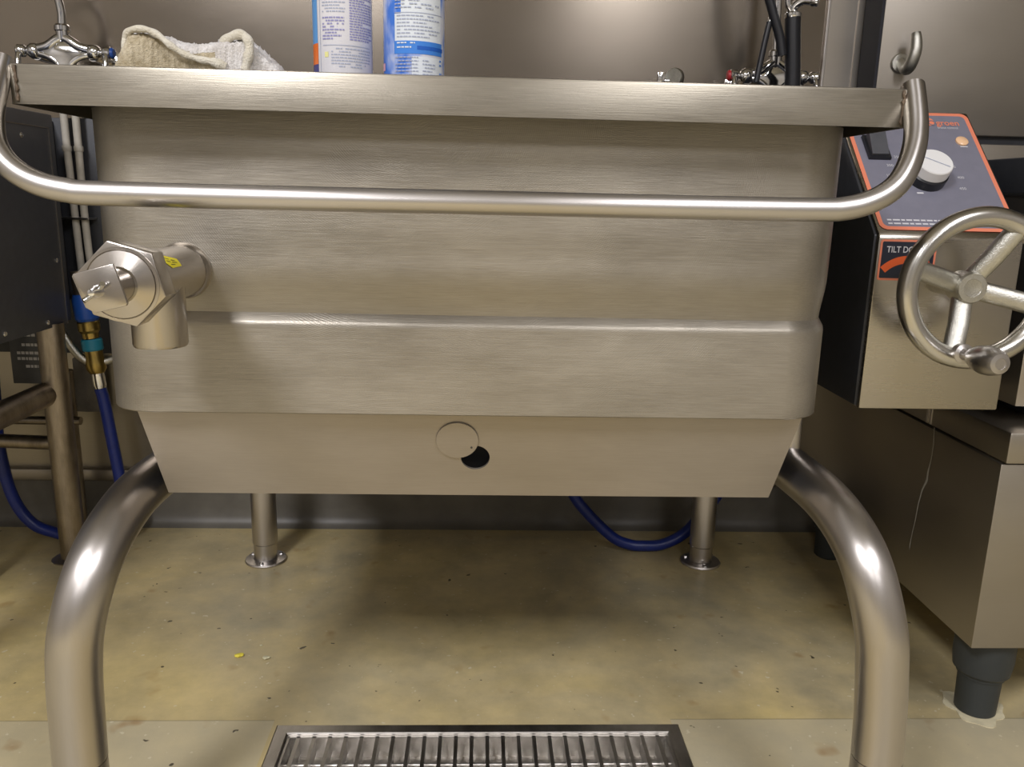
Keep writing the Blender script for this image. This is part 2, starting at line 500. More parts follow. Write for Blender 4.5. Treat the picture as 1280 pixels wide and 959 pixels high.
# handle rail
bm = NB()
hp = [(-.4945, .012, .974), (-.4945, .000, .955), (-.4935, -.016, .930), (-.4895, -.030, .908), (-.4805, -.043, .885), (-.464, -.050, .8655), (-.440, -.052, .8515), (-.410, -.052, .8445), (-.375, -.052, .8425),
      (-.2, -.052, .842), (0, -.052, .842), (.2, -.052, .842), (.34, -.052, .8425), (.375, -.052, .8445), (.402, -.052, .8525), (.424, -.050, .8665), (.4385, -.043, .885), (.4500, -.030, .908), (.4565, -.016, .930), (.4600, .000, .955), (.4615, .012, .974)]
tube(bm, smooth_path(hp, 8), .0122, 24)
link_mesh('handle_rail', bm, M['tube'], K)

# slanted front skirt with a round hole and a pivoting cover disc
P00 = Vector((-.417, .078, .590)); P10 = Vector((.408, .078, .590)); P01 = Vector((-.401, .118, .4635)); P11 = Vector((.389, .118, .4635))
Sv = (P01 - P00); Sd = Vector((0, .040, -.1265)).normalized(); Sn = Vector((1, 0, 0)).cross(Sd).normalized()
if Sn.y > 0: Sn = -Sn
SO = Vector((0, .078, .590)); Ux = Vector((1, 0, 0))
SL = (Vector((0, .118, .4635)) - SO).length
def S(u, v, lift=0): return SO + Ux * u + Sd * v + Sn * lift
hole_c = (-.0035, .072); hole_r = .0185
bm = NB()
nh = 40
outer = []
corners = [(-.417, 0), (.408, 0), (.389, SL), (-.401, SL)]
hv = [(hole_c[0] + hole_r * math.cos(2 * PI * k / nh), hole_c[1] + hole_r * math.sin(2 * PI * k / nh)) for k in range(nh)]
# bridge from the hole to the outline by casting rays from the hole centre
def cast(a):
    dx, dy = math.cos(a), math.sin(a); best = 9
    for i in range(4):
        (ax, ay), (bx, by) = corners[i], corners[(i + 1) % 4]
        ex, ey = bx - ax, by - ay
        det = dx * (-ey) + ex * dy
        if abs(det) < 1e-9: continue
        t = ((ax - hole_c[0]) * (-ey) + ex * (ay - hole_c[1])) / det
        s = (dx * (ay - hole_c[1]) - dy * (ax - hole_c[0])) / det
        if t > 0 and -1e-6 <= s <= 1 + 1e-6: best = min(best, t)
    return (hole_c[0] + dx * best, hole_c[1] + dy * best)
angs = sorted([2 * PI * k / nh for k in range(nh)] + [math.atan2(c[1] - hole_c[1], c[0] - hole_c[0]) % (2 * PI) for c in corners])
A = [bm.verts.new(S(hole_c[0] + hole_r * math.cos(a), hole_c[1] + hole_r * math.sin(a))) for a in angs]
Bv = [bm.verts.new(S(*cast(a))) for a in angs]
C2 = [bm.verts.new(S(hole_c[0] + hole_r * math.cos(a), hole_c[1] + hole_r * math.sin(a), -.003)) for a in angs]
D2 = [bm.verts.new(S(*cast(a), -.003)) for a in angs]
m_ = len(angs)
for i in range(m_):
    j = (i + 1) % m_
    bm.faces.new((A[i], A[j], Bv[j], Bv[i])); bm.faces.new((C2[i], D2[i], D2[j], C2[j]))
    bm.faces.new((A[i], C2[i], C2[j], A[j])); bm.faces.new((Bv[i], Bv[j], D2[j], D2[i]))
skirt = link_mesh('skirt_panel', bm, M['skirt'], K, smooth=False)
# burner box behind the skirt
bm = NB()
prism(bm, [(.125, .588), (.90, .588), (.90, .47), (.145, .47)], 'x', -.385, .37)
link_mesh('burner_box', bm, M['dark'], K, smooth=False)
# pivoting cover disc over the sight hole
bm = NB()
dc = (-.0265, .0445)
prof = [(.0265, 0), (.0270, .0008), (.0265, .0018), (0, .0018)]
lathe(bm, prof, S(dc[0], dc[1], .0008), Sn, 40)
disc = link_mesh('cover_disc', bm, M['skirt'], skirt, angle=30)
bm = NB(); lathe(bm, [(.0014, 0), (.0014, .0005), (0, .0007)], S(dc[0] + .018, dc[1] + .010, .0026), Sn, 12)
link_mesh('pivot_screw', bm, M['gap'], skirt)

# bent tube legs
def leg(pts, foot_c, r=.0305):
    bm = NB(); tube(bm, smooth_path(pts, 8), r, 32)
    l = link_mesh('leg', bm, M['legtube'], K, angle=60)
    bm = NB(); x, y = foot_c
    lathe(bm, [(.020, 0), (.0265, .004), (.0285, .02), (.0295, .06), (.0302, .10), (.0302, .1705), (.0285, .1712), (.0285, .174)], (x, y, 0), (0, 0, 1), 32)
    link_mesh('leg_foot', bm, M['legtube'], l, angle=30)
leg([(-.476, -.02, .1735), (-.4745, -.02, .23), (-.472, -.02, .29), (-.4655, -.018, .345), (-.4557, .004, .4005), (-.449, .045, .436), (-.443, .105, .458), (-.4365, .17, .4655), (-.4285, .23, .468), (-.42, .40, .470), (-.43, .60, .470), (-.455, .85, .470)], (-.476, -.02))
leg([(.507, -.02, .1735), (.504, -.02, .23), (.4985, -.02, .29), (.4915, -.018, .345), (.4785, .004, .4105), (.4701, .045, .4465), (.4586, .105, .4695), (.4405, .175, .4830), (.428, .23, .488), (.42, .40, .490), (.44, .60, .490), (.49, .85, .490)], (.507, -.02))
# rear legs with floor flanges
def rear_leg(x, y, xt):
    bm = NB()
    lathe(bm, [(.0265, 0.004), (.0265, .045), (.0285, .048), (.0285, .30), (.027, .303), (.027, .53)], (x, y, 0), (0, 0, 1), 28)
    l = link_mesh('rear_leg', bm, M['legtube'], K, angle=30)
    bm = NB()
    lathe(bm, [(.046, 0), (.0475, .003), (.046, .0065), (.028, .008), (.026, .010)], (x, y, 0), (0, 0, 1), 36)
    l2 = link_mesh('floor_flange', bm, M['legtube'], l, angle=30)
    for a in (.6, 2.7, 4.7):
        bm = NB()
        lathe(bm, [(.005, 0), (.005, .004), (.003, .006), (0, .006)], (x + .037 * math.cos(a), y + .037 * math.sin(a), .006), (0, 0, 1), 6)
        link_mesh('flange_bolt', bm, M['chrome'], l)
rear_leg(-.495, .90, 0); rear_leg(.537, .90, 0)
# short post welded between right leg and tub
bm = NB(); cyl(bm, (.440, .19, .49), (.440, .19, .60), .013, 20)
link_mesh('brace_post', bm, M['legtube'], K)

# draw-off valve on the tub's front
VX, VZ = -.342, .757
bm = NB()
cyl(bm, (VX, .066, VZ), (VX, -.088, VZ), .0292, 40)
valve = link_mesh('draw_off_valve', bm, M['valve'], K, angle=40)
bm = NB(); lathe(bm, [(.029, -.014), (.0315, -.011), (.0325, -.006), (.0312, -.001), (.029, .002)], (VX, .052, VZ), (0, -1, 0), 40)
link_mesh('valve_collar', bm, M['valve'], valve)
bm = NB()
lathe(bm, [(.0265, 0), (.0272, .001), (.0280, .003), (.0280, .075)], (VX, -.022, .684), (0, 0, 1), 40)
link_mesh('spout', bm, M['valve'], valve, angle=30)
bm = NB()
hexp = [(VX + .0025 + .0422 * math.cos(math.radians(-15 + 60 * k)), VZ + .0025 + .0422 * math.sin(math.radians(-15 + 60 * k))) for k in range(6)]
prism(bm, hexp, 'y', -.112, -.084, .0016)
link_mesh('hex_nut', bm, M['valve'], valve, angle=30)
bm = NB()
lathe(bm, [(.0358, 0), (.0358, .0012), (.0332, .0016), (.0326, .0004), (.0321, .0010), (.0319, .0020), (.0175, .0065), (.0160, .0085), (.0150, .040), (0, .040)], (VX + .0022, -.1115, VZ + .0022), (0, -1, 0), 48)
link_mesh('stem_disc', bm, M['valve'], valve, angle=25)
# square handle plate, corners clipped, bolted with a wing nut
bm = NB()
sq = [(-.022, -.014), (-.014, -.022), (.021, -.0235), (.0235, -.021), (.0235, .0225), (-.0215, .0235), (-.024, .021)]
ca, sa = math.cos(math.radians(16)), math.sin(math.radians(16))
prism(bm, [(VX + .0015 + .82 * (u * ca - v * sa), VZ + .002 + .84 * (u * sa + v * ca)) for u, v in sq], 'y', -.1555, -.1515, .0008)
link_mesh('handle_plate', bm, M['valve'], valve, angle=30)
bm = NB()
c = Vector((VX + .000, -.1555, VZ + .001))
lathe(bm, [(.0055, 0), (.005, .006), (.0035, .0085), (.003, .014), (0, .015)], c, (0, -1, 0), 16)
for s_ in (-1, 1):
    d = Vector((.75 * s_, 0, .66 * s_))
    tube(bm, smooth_path([c + Vector((0, -.003, 0)) + d * .003, c + Vector((0, -.006, 0)) + d * .007, c + Vector((0, -.010, 0)) + d * .012], 4), .0024, 10)
link_mesh('wing_nut', bm, M['chrome'], valve)
# yellow sticker wrapped on the tube
def SK(t): return math.radians(52 - 27 * min(1, t / .35)), math.radians(68 - 26 * t)
bm = NB()
rows = []
for i in range(9):
    t = i / 8
    yy = -.061 + .041 * t
    lo_, hi_ = SK(t)
    rows.append([bm.verts.new((VX + .0296 * math.cos(lo_ + (hi_ - lo_) * k / 6), yy, VZ + .0296 * math.sin(lo_ + (hi_ - lo_) * k / 6))) for k in range(7)])
for a, b in zip(rows, rows[1:]):
    for k in range(6): bm.faces.new((a[k], a[k + 1], b[k + 1], b[k]))
def wrapq(t0, t1, s0, s1):
    vs = []
    for t, s in ((t0, s0), (t1, s0), (t1, s1), (t0, s1)):
        yy = -.061 + .041 * t
        lo_, hi_ = SK(t)
        a = lo_ + (hi_ - lo_) * s
        vs.append(bm.verts.new((VX + .0299 * math.cos(a), yy, VZ + .0299 * math.sin(a))))
    f = bm.faces.new(vs); f.material_index = 1
for t0, s0, w, h in ((.2, .62, .3, .06), (.58, .58, .2, .07), (.3, .40, .18, .06), (.55, .38, .28, .06), (.4, .2, .25, .05)):
    wrapq(t0, t0 + w, s0, s0 + h)
tag(link_mesh('sticker', bm, [M['yellow'], M['ink']], valve), 'yellow inspection sticker on the valve tube')

# ------------------------------------------------------------------ tilt control console
CN = empty('tilt_console', (.677, .5, .55))
tag(CN, 'stainless control console with sloped slate faceplate and handwheel, right of the kettle', 'control console')
cx0, cx1 = .571, .7845
bm = NB()
prism(bm, [(.278, .552), (.278, .806), (.462, .990), (.50, .996), (1.128, .996), (1.128, .552)], 'x', cx0 - .004, cx1 - .006, .002)
link_mesh('housing', bm, M['charcoal2'], CN, angle=30)
# folded steel front cover
bm = NB()
prism(bm, [(.27, .549), (.27, .8035), (.2735, .809), (.462, .9965), (.470, .990), (.285, .805), (.285, .549)], 'x', cx0, cx1, .0025)
link_mesh('front_cover', bm, M['consteel'], CN, angle=30)
# sloped faceplate
FU = Vector((1, 0, 0)); FV = Vector((0, .1885, .1875)).normalized(); FN = FU.cross(FV)
FO = Vector((cx0, .2735, .809)) + FN * .0012
W = cx1 - cx0; H = .266
def rr2(u0, u1, v0, v1, R): return rrect(u0, u1, v0, v1, R, 6)
bm = NB()
oo = rr2(.004, W - .004, .006, H - .004, .012); ii = rr2(.0105, W - .0105, .0125, H - .0105, .008)
ring_poly(bm, oo, ii, FO, FU, FV, 1)
flat_poly(bm, ii, FO, FU, FV, 0)
fp = link_mesh('faceplate', bm, [M['face'], M['orange_pale']], CN, smooth=False)
def F(u, v, l=0): return FO + FU * u + FV * v + FN * l
text_mesh('logo_text', 'groen', .0175, F(.1525, .2325), FU, FV, M['orange_pale'], fp, bold=.0002, sx=.92)
text_mesh('logo_caption', 'braise control', .0072, F(.152, .2245), FU, FV, M['print'], fp, sx=.82)
bm = NB()
flat_poly(bm, [(.141 + .0095 * math.cos(2 * PI * k / 28), .2405 + .0095 * math.sin(2 * PI * k / 28)) for k in range(28)], F(0, 0, .0005), FU, FV, 0)
ring_poly(bm, [(.146 + .006 * math.cos(2 * PI * k / 20), .2375 + .006 * math.sin(2 * PI * k / 20)) for k in range(20)], [(.146 + .0042 * math.cos(2 * PI * k / 20), .2375 + .0042 * math.sin(2 * PI * k / 20)) for k in range(20)], F(0, 0, .0009), FU, FV, 1)
link_mesh('logo_emblem', bm, [M['orange_pale'], M['face']], fp, smooth=False)
for s_, a in (('150', 176), ('200', 152), ('250', 126), ('350', 28), ('400', 3), ('450', -22)):
    u = .100 + .055 * math.cos(math.radians(a)); v = .113 + .055 * math.sin(math.radians(a))
    text_mesh('dial_number', s_, .0072, F(u - .005, v - .003), FU, FV, M['print'], fp)
bm = NB()
for row, (v, x_a, x_b) in enumerate(((.0235, .018, .15), (.0165, .018, .14))):
    u = x_a
    while u < x_b:
        w = random.uniform(.004, .012)
        flat_poly(bm, [(u, v), (u + w, v), (u + w, v + .0028), (u, v + .0028)], F(0, 0, .0005), FU, FV); u += w + .002
link_mesh('fine_print', bm, M['print'], fp, smooth=False)
bm = NB(); flat_poly(bm, [(.078, .079), (.088, .079), (.088, .082), (.078, .082)], F(0, 0, .0005), FU, FV)
link_mesh('dial_mark', bm, M['print'], fp, smooth=False)
bm = NB(); flat_poly(bm, [(.176, .183), (.188, .183), (.188, .185), (.176, .185)], F(0, 0, .0005), FU, FV)
link_mesh('lamp_caption', bm, M['print'], fp, smooth=False)
# knob
bm = NB(); lathe(bm, [(.029, 0), (.029, .014), (.027, .016)], F(.100, .113), FN, 36)
kb = link_mesh('temperature_knob', bm, M['black'], CN, angle=30)
bm = NB(); lathe(bm, [(.026, 0), (.027, .001), (.0265, .016), (.0255, .0175), (0, .0175)], F(.100, .113, .0155), FN, 40)
link_mesh('knob_cap', bm, M['white'], kb, angle=30)
bm = NB()
ku = Vector((.8, 0, 0)); 
flat_poly(bm, [(-.0006, -.022), (.0006, -.022), (.0006, .022), (-.0006, .022)], F(.100, .113, .0336), (FU * .5 + FV * .86), (FU * -.86 + FV * .5))
link_mesh('knob_pointer', bm, M['cantext2'], kb, smooth=False)
# rocker switch
bm = NB()
vs = []
def fbox(bm, u0, u1, v0, v1, l0, l1, tilt=0):
    P = [bm.verts.new(F(u, v, l + (tilt * (v - v0) / (v1 - v0) if l == l1 else 0))) for l in (l0, l1) for (u, v) in ((u0, v0), (u1, v0), (u1, v1), (u0, v1))]
    for f in ((3, 2, 1, 0), (4, 5, 6, 7), (0, 1, 5, 4), (1, 2, 6, 5), (2, 3, 7, 6), (3, 0, 4, 7)): bm.faces.new([P[i] for i in f])
fbox(bm, .022, .056, .150, .200, 0, .005)
sw = link_mesh('rocker_switch', bm, M['black'], CN, smooth=False)
bm = NB(); fbox(bm, .026, .052, .155, .196, .005, .008, .010)
link_mesh('rocker', bm, M['charcoal'], sw, smooth=False)
# indicator lamp
bm = NB(); lathe(bm, [(.0098, 0), (.0098, .002), (.008, .0035), (0, .004)], F(.182, .196), FN, 24)
link_mesh('indicator_lamp', bm, M['lamp_amber'], CN)
# TILT DOWN label
LU = Vector((1, 0, 0)); LV = Vector((0, 0, 1)); LO = Vector((cx0 + .003, .2693, .742))
def LP(u, v, l=0): return LO + LU * u + LV * v + Vector((0, -l, 0))
bm = NB()
oo = rr2(0, .083, 0, .0585, .004); ii = rr2(.003, .080, .003, .0555, .002)
ring_poly(bm, oo, ii, LP(0, 0), LU, LV, 1); flat_poly(bm, ii, LP(0, 0), LU, LV, 0)
tl = link_mesh('tilt_label', bm, [M['navy'], M['orange_pale']], CN, smooth=False)
text_mesh('label_text', 'TILT DOWN', .0124, LP(.0095, .0402), LU, LV, M['print'], tl, sx=.86, bold=.00018)
bm = NB()
ac = (.043, -.020); R0, R1 = .0445, .0555
n_ = 20
aa = [math.radians(136 - (136 - 62) * i / n_) for i in range(n_ + 1)]
Po = [bm.verts.new(LP(ac[0] + R1 * math.cos(a), ac[1] + R1 * math.sin(a), .0005)) for a in aa]
Pi = [bm.verts.new(LP(ac[0] + R0 * math.cos(a), ac[1] + R0 * math.sin(a), .0005)) for a in aa]
for i in range(n_): bm.faces.new((Po[i], Po[i + 1], Pi[i + 1], Pi[i]))
ea = aa[-1]
flat_poly(bm, [(ac[0] + .062 * math.cos(ea), ac[1] + .062 * math.sin(ea)), (ac[0] + .05 * math.cos(ea - .30), ac[1] + .05 * math.sin(ea - .30)), (ac[0] + .038 * math.cos(ea), ac[1] + .038 * math.sin(ea))], LP(0, 0, .0005), LU, LV)
link_mesh('label_arrow', bm, M['orange'], tl, smooth=False)

# handwheel
HX, HY, HZ, HR = .6645, .170, .7415, .0955
HW = link_mesh('handwheel_shaft', (lambda b: (cyl(b, (HX, .28, HZ), (HX, .20, HZ), .016, 24), b)[1])(NB()), M['castmetal'], CN)
HW.name = 'handwheel'
bm = NB()
seg = 72
ring = [Vector((HX + HR * math.cos(2 * PI * k / seg), HY, HZ + HR * math.sin(2 * PI * k / seg))) for k in range(seg)]
rs = 20; rr_ = .0135; vv = []
for k in range(seg):
    a = 2 * PI * k / seg; rad = Vector((math.cos(a), 0, math.sin(a)))
    vv.append([bm.verts.new(ring[k] + rad * rr_ * math.cos(2 * PI * j / rs) + Vector((0, 1, 0)) * rr_ * math.sin(2 * PI * j / rs)) for j in range(rs)])
for k in range(seg):
    for j in range(rs):
        bm.faces.new((vv[k][j], vv[k][(j + 1) % rs], vv[(k + 1) % seg][(j + 1) % rs], vv[(k + 1) % seg][j]))
link_mesh('wheel_rim', bm, M['wheelsteel'], HW)
bm = NB(); lathe(bm, [(.0205, 0), (.0215, .002), (.0215, .030), (.0195, .0335), (.0125, .0337), (.0118, .0328), (.006, .0322), (0, .0318)], (HX, .214, HZ), (0, -1, 0), 36)
link_mesh('hub', bm, M['castmetal'], HW, angle=25)
for deg in (-14, 62, 164, 256):
    a = math.radians(deg); d = Vector((math.cos(a), 0, math.sin(a)))
    bm = NB()
    c0 = Vector((HX, HY + .028, HZ))
    tube(bm, [c0 + d * .012, c0 + d * .05 + Vector((0, -.016, 0)), c0 + d * .094 + Vector((0, -.028, 0))], [.0105] * 3, 16, flat=(.0135, .009) if abs(d.z) < .9 else (.009, .0135))
    link_mesh('spoke', bm, M['castmetal'], HW)
bm = NB()
gx, gz = .6505, .6555
lathe(bm, [(.0135, 0), (.0135, .010), (.0085, .012), (.0085, .022), (.007, .024), (.007, .030), (.0130, .031), (.0172, .042), (.0192, .055), (.0186, .067), (.0155, .079), (.0130, .0835), (.0075, .0845), (.0072, .0835), (0, .0835)], (gx, HY - .004, gz), (0.04, -1, 0.02), 28)
link_mesh('crank_grip', bm, M['tube'], HW, angle=30)

# ------------------------------------------------------------------ right-hand neighbour: cabinet unit
RC = empty('steel_cabinet', (1.2, .65, 0))
tag(RC, 'low stainless cabinet with overhanging counter on black adjustable feet at right edge', 'cabinet')
bm = NB(); box(bm, .800, 1.75, .262, 1.06, .153, .4655, .002)
cab = link_mesh('cabinet_body', bm, M['cabsteel'], RC, angle=30)
bm = NB(); box(bm, .803, 1.75, .256, 1.06, .468, .517, .003)
link_mesh('counter', bm, M['cabsteel'], RC, angle=30)
bm = NB(); box(bm, .8015, .8030, .470, .474, .470, .516); box(bm, .8005, .8028, .481, .484, .470, .516)
link_mesh('counter_seam', bm, M['tube'], RC, smooth=False)
# pale dried drip on the cabinet's side
bm = NB()
dr = [(.452, .470, .0011), (.447, .44, .0018), (.447, .415, .0014), (.452, .385, .0026), (.451, .372, .0036), (.462, .350, .0022), (.468, .32, .0016), (.470, .29, .0010), (.475, .255, .0008), (.476, .235, .0016), (.475, .228, .0004)]
rr3 = []
for y_, z_, w_ in dr: rr3.append((bm.verts.new((.7994, y_ - w_, z_)), bm.verts.new((.7994, y_ + w_, z_))))
for a, b in zip(rr3, rr3[1:]): bm.faces.new((a[0], a[1], b[1], b[0]))
link_mesh('dried_drip', bm, plain('dried_drip', (.30, .28, .24), .7), RC, smooth=False)
def foot(x, y):
    bm = NB()
    lathe(bm, [(.047, 0.0), (.047, -.050), (.044, -.073), (.0375, -.080), (.0375, -.083)], (x, y, .153), (0, 0, 1), 28)
    bm2 = bm
    f = link_mesh('foot', bm2, M['foot'], RC, angle=30)
    bm = NB(); lathe(bm, [(.030, 0), (.0325, .003), (.0345, .076)], (x, y, 0), (0, 0, 1), 28)
    link_mesh('foot_stem', bm, M['foot'], f, angle=30)
    if x < 1 and y < .5:
        bm = NB(); o_ = []
        for k in range(40):
            a = 2 * PI * k / 40; rr = .047 + .006 * math.sin(3 * a + 1) + .004 * math.sin(7 * a)
            o_.append((x + rr * math.cos(a), y + rr * math.sin(a)))
        prism(bm, o_, 'z', 0, .0012)
        tag(link_mesh('mineral_deposit', bm, plain('mineral_deposit', (.62, .56, .38), .7, 0, .4, 120, .15), f, smooth=False), 'pale crust around the foot')
for p in ((.8665, .325), (.868, .945), (1.65, .325), (1.65, .945)): foot(*p)

# pan standing on the cabinet and its dark lid
RP = empty('countertop_pan', (1.25, .65, .517))
tag(RP, 'dark-lidded steel pan standing on the right cabinet behind the handwheel', 'pan')
bm = NB(); box(bm, .836, 1.7, .305, 1.0, .546, .868, .003)
link_mesh('pan_body', bm, M['panelsteel'], RP, angle=30)
bm = NB(); box(bm, .832, 1.7, .300, 1.0, .870, .925, .004)
link_mesh('pan_lid', bm, M['charcoal2'], RP, angle=30)
bm = NB(); box(bm, .832, 1.7, .298, 1.0, .866, .8705, .001)
link_mesh('lid_edge', bm, M['tube'], RP, angle=30)
bm = NB(); box(bm, .90, 1.65, .36, .98, .517, .547)
link_mesh('pan_base', bm, M['dark'], RP, smooth=False)

# upright splash panel with hook, behind the pan
SP = empty('splash_panel', (1.3, 1.09, .517))
tag(SP, 'upright stainless splash panel with a steel hook, upper right behind the console', 'panel')
bm = NB(); box(bm, .892, 1.75, 1.030, 1.118, 1.008, 1.75, .003)
link_mesh('upper_sheet', bm, M['panelsteel'], SP, angle=30)
bm = NB(); box(bm, .905, 1.75, 1.045, 1.118, .985, 1.012)
link_mesh('groove', bm, M['charcoal2'], SP, smooth=False)
bm = NB(); box(bm, .895, 1.75, 1.030, 1.118, .517, .990, .003)
link_mesh('lower_sheet', bm, M['panelsteel'], SP, angle=30)
bm = NB(); box(bm, .886, .8925, 1.032, 1.118, .99, 1.75)
link_mesh('edge_shade', bm, M['dark'], SP, smooth=False)  # near-black strip standing in for the shaded side of the sheet
bm = NB()
hx, hz = .940, 1.158
lathe(bm, [(.021, 0), (.022, .002), (.0195, .006), (0, .007)], (hx, 1.030, hz + .002), (0, -1, 0), 24)
hk = smooth_path([(hx, 1.028, hz + .006), (hx + .001, 1.014, hz - .008), (hx + .002, 1.000, hz - .015), (hx + .003, .988, hz - .010), (hx + .005, .980, hz + .006), (hx + .007, .977, hz + .026), (hx + .006, .979, hz + .046), (hx + .005, .982, hz + .058)], 6)
nk = len(hk)
tube(bm, hk, [.0085 + .0045 * math.sin(PI * (.1 + .85 * i / nk)) for i in range(nk)], 14)
tag(link_mesh('hook', bm, M['castmetal'], SP), 'curved steel coat hook on the panel')

# ------------------------------------------------------------------ left neighbour: charcoal cabinet on a tube stand
LC = empty('charcoal_cabinet', (-1.2, .7, 0))
tag(LC, 'charcoal grey equipment cabinet on a tarnished tube stand at left edge', 'cabinet')
bm = NB(); box(bm, -1.75, -.925, .25, .975, .552, .996, .003)
link_mesh('cabinet_body', bm, M['charcoal'], LC, angle=30)
bm = NB(); box(bm, -1.75, -.80, 1.100, 1.118, .45, 1.0, .002); box(bm, -1.75, -.985, .975, 1.100, .58, .992, .002)
link_mesh('rear_panel', bm, M['charcoal2'], LC, angle=30)
bm = NB(); box(bm, -.9262, -.9205, .30, .9445, .549, .9665, .0012)
cp = link_mesh('access_cover', bm, M['charcoal'], LC, angle=30)
bm = NB(); box(bm, -.9235, -.9195, .9435, .9458, .549, .9675); box(bm, -.9235, -.9195, .30, .9458, .9655, .9678)
link_mesh('pale_edge', bm, M['panelsteel'], cp, smooth=False)  # thin paler strip along the cover's top and rear edges
for y_, z_ in ((.925, .690), (.862, .563), (.700, .566), (.835, .945), (.60, .945)):
    bm = NB(); lathe(bm, [(.0058, 0), (.0058, .001), (.004, .003), (0, .0034)], (-.9205, y_, z_), (1, 0, 0), 14)
    link_mesh('screw', bm, M['chrome'], cp)
def oldtube(pts, r, name):
    bm = NB(); tube(bm, pts, r, 24); return link_mesh(name, bm, M['oldtube'], LC)
p_ = oldtube([(-.937, .90, .006), (-.937, .90, .556)], .0275, 'stand_leg')
bm = NB(); lathe(bm, [(.038, 0), (.040, .004), (.030, .009)], (-.945, .90, 0), (0, 0, 1), 28)
link_mesh('foot_plate', bm, M['legtube'], p_)
oldtube([(-.952, .25, .400), (-.952, .885, .400)], .0265, 'stand_rail')
oldtube([(-1.65, .985, .276), (-.945, .920, .276)], .016, 'stand_rail')
oldtube([(-1.65, 1.03, .298), (-.955, 1.03, .298)], .010, 'stand_rail')
oldtube([(-.985, 1.04, .0), (-.985, 1.04, .42)], .017, 'stand_leg')
oldtube([(-1.075, .80, .0), (-1.075, .80, .556)], .018, 'stand_leg')
oldtube([(-1.65, .35, .0), (-1.65, .35, .556)], .0275, 'stand_leg')
oldtube([(-.952, .29, .0), (-.952, .29, .556)], .0275, 'stand_leg')
oldtube([(-1.65, .90, .0), (-1.65, .90, .556)], .0275, 'stand_leg')

# two pale pipes beside the duct
PG = 'pale water pipes behind the left cabinet'
for i, (xa, xb) in enumerate(((-.948, -.940), (-.922, -.918))):
    pts = [(xa, 1.075, 1.10), (xa, 1.075, .95), (xb - .003, 1.072, .80), (xb, 1.07, .70), (xb + .004, 1.068, .60 if i == 0 else .66)]
    bm = NB(); tube(bm, smooth_path(pts, 6), .0082, 16)
    o = link_mesh('water_pipe', bm, M['paint_white'])
    bm = NB(); lathe(bm, [(.0095, 0), (.0102, .002), (.0102, .010), (.0095, .012)], (xa, 1.075, .925), (0, 0, 1), 16)
    c_ = link_mesh('pipe_coupling', bm, M['paint_white'], o)
    tag(o, ('pale vertical pipe by the charcoal cabinet, left of the pair', 'pale vertical pipe by the kettle tub, right of the pair')[i], 'pipe', PG)
bm = NB(); box(bm, -.985, -.905, 1.055, 1.0995, .772, .777, .001)
tag(link_mesh('pipe_bracket', bm, M['tube'], smooth=False), 'thin steel bracket holding the pale pipes at the left', 'bracket')

# water connection: valve body, brass tee and blue hose loop
WF = empty('valve_fitting', (-.90, 1.0, .5))
tag(WF, 'brass hose fitting with blue valve cap and teal collar, behind left tube leg', 'fitting')
def fit(name, prof, m, base, top, parent):
    bm = NB(); d = Vector(top) - Vector(base)
    lathe(bm, [(r, h * d.length) for r, h in prof], base, d, 20)
    return link_mesh(name, bm, m, parent, angle=30)
pt = lambda t: Vector((-.912, 1.0, .66)).lerp(Vector((-.888, 1.0, .385)), t)
fit('inlet_pipe', [(.019, 0), (.019, 1)], M['oldtube'], pt(.20), pt(0), WF)
fit('valve_cap', [(.021, 0), (.026, .12), (.026, .8), (.022, 1)], M['blueplastic'], pt(.42), pt(.19), WF)
fit('brass_union', [(.018, 0), (.019, .3), (.024, .45), (.024, .9), (.021, 1)], M['brass'], pt(.56), pt(.41), WF)
fit('teal_collar', [(.021, 0), (.023, .12), (.023, .88), (.021, 1)], M['teal'], pt(.665), pt(.565), WF)
fit('brass_tee', [(.016, 0), (.022, .2), (.022, .5), (.020, .7), (.020, 1)], M['brass'], pt(.86), pt(.66), WF)
fit('hose_nut', [(.0135, 0), (.015, .2), (.014, 1)], M['chrome'], pt(.99), pt(.85), WF)
bm = NB(); tube(bm, smooth_path([(-.957, .985, .525), (-.945, .985, .50), (-.925, .99, .466), (-.905, .995, .448)], 6), .0095, 14)
link_mesh('braided_hose', bm, M['castmetal'], WF)
bm = NB(); tube(bm, smooth_path([(-.885, 1.0, .448), (-.866, 1.01, .452), (-.845, 1.03, .462), (-.83, 1.05, .48)], 6), .0085, 14)
link_mesh('side_pipe', bm, M['castmetal'], WF)

bm = NB()
tube(bm, smooth_path([(-.8882, 1.0, .3865), (-.882, 1.0, .355), (-.872, 1.0, .26), (-.862, 1.0, .165), (-.855, .995, .09), (-.868, .985, .036), (-.91, .985, .0165), (-.97, .99, .0150), (-1.027, 1.0, .022), (-1.082, 1.0, .048), (-1.121, 1.0, .12), (-1.137, 1.0, .24), (-1.14, 1.01, .34), (-1.14, 1.02, .45), (-1.14, 1.03, .54)], 8), .0135, 16)
tag(link_mesh('blue_hose', bm, M['bluehose']), 'blue hose looping from the brass fitting behind the left stand', 'hose')
bm = NB()
tube(bm, smooth_path([(.13, .99, .40), (.17, .985, .26), (.225, .98, .155), (.262, .975, .103), (.33, .965, .038), (.375, .962, .0175), (.41, .96, .0148), (.455, .962, .0175), (.505, .97, .038), (.545, .98, .075), (.60, 1.0, .14), (.66, 1.02, .26), (.70, 1.03, .42)], 8), .0135, 16)
tag(link_mesh('blue_hose', bm, M['bluehose']), 'blue hose sagging to the floor behind the right rear kettle leg', 'hose')

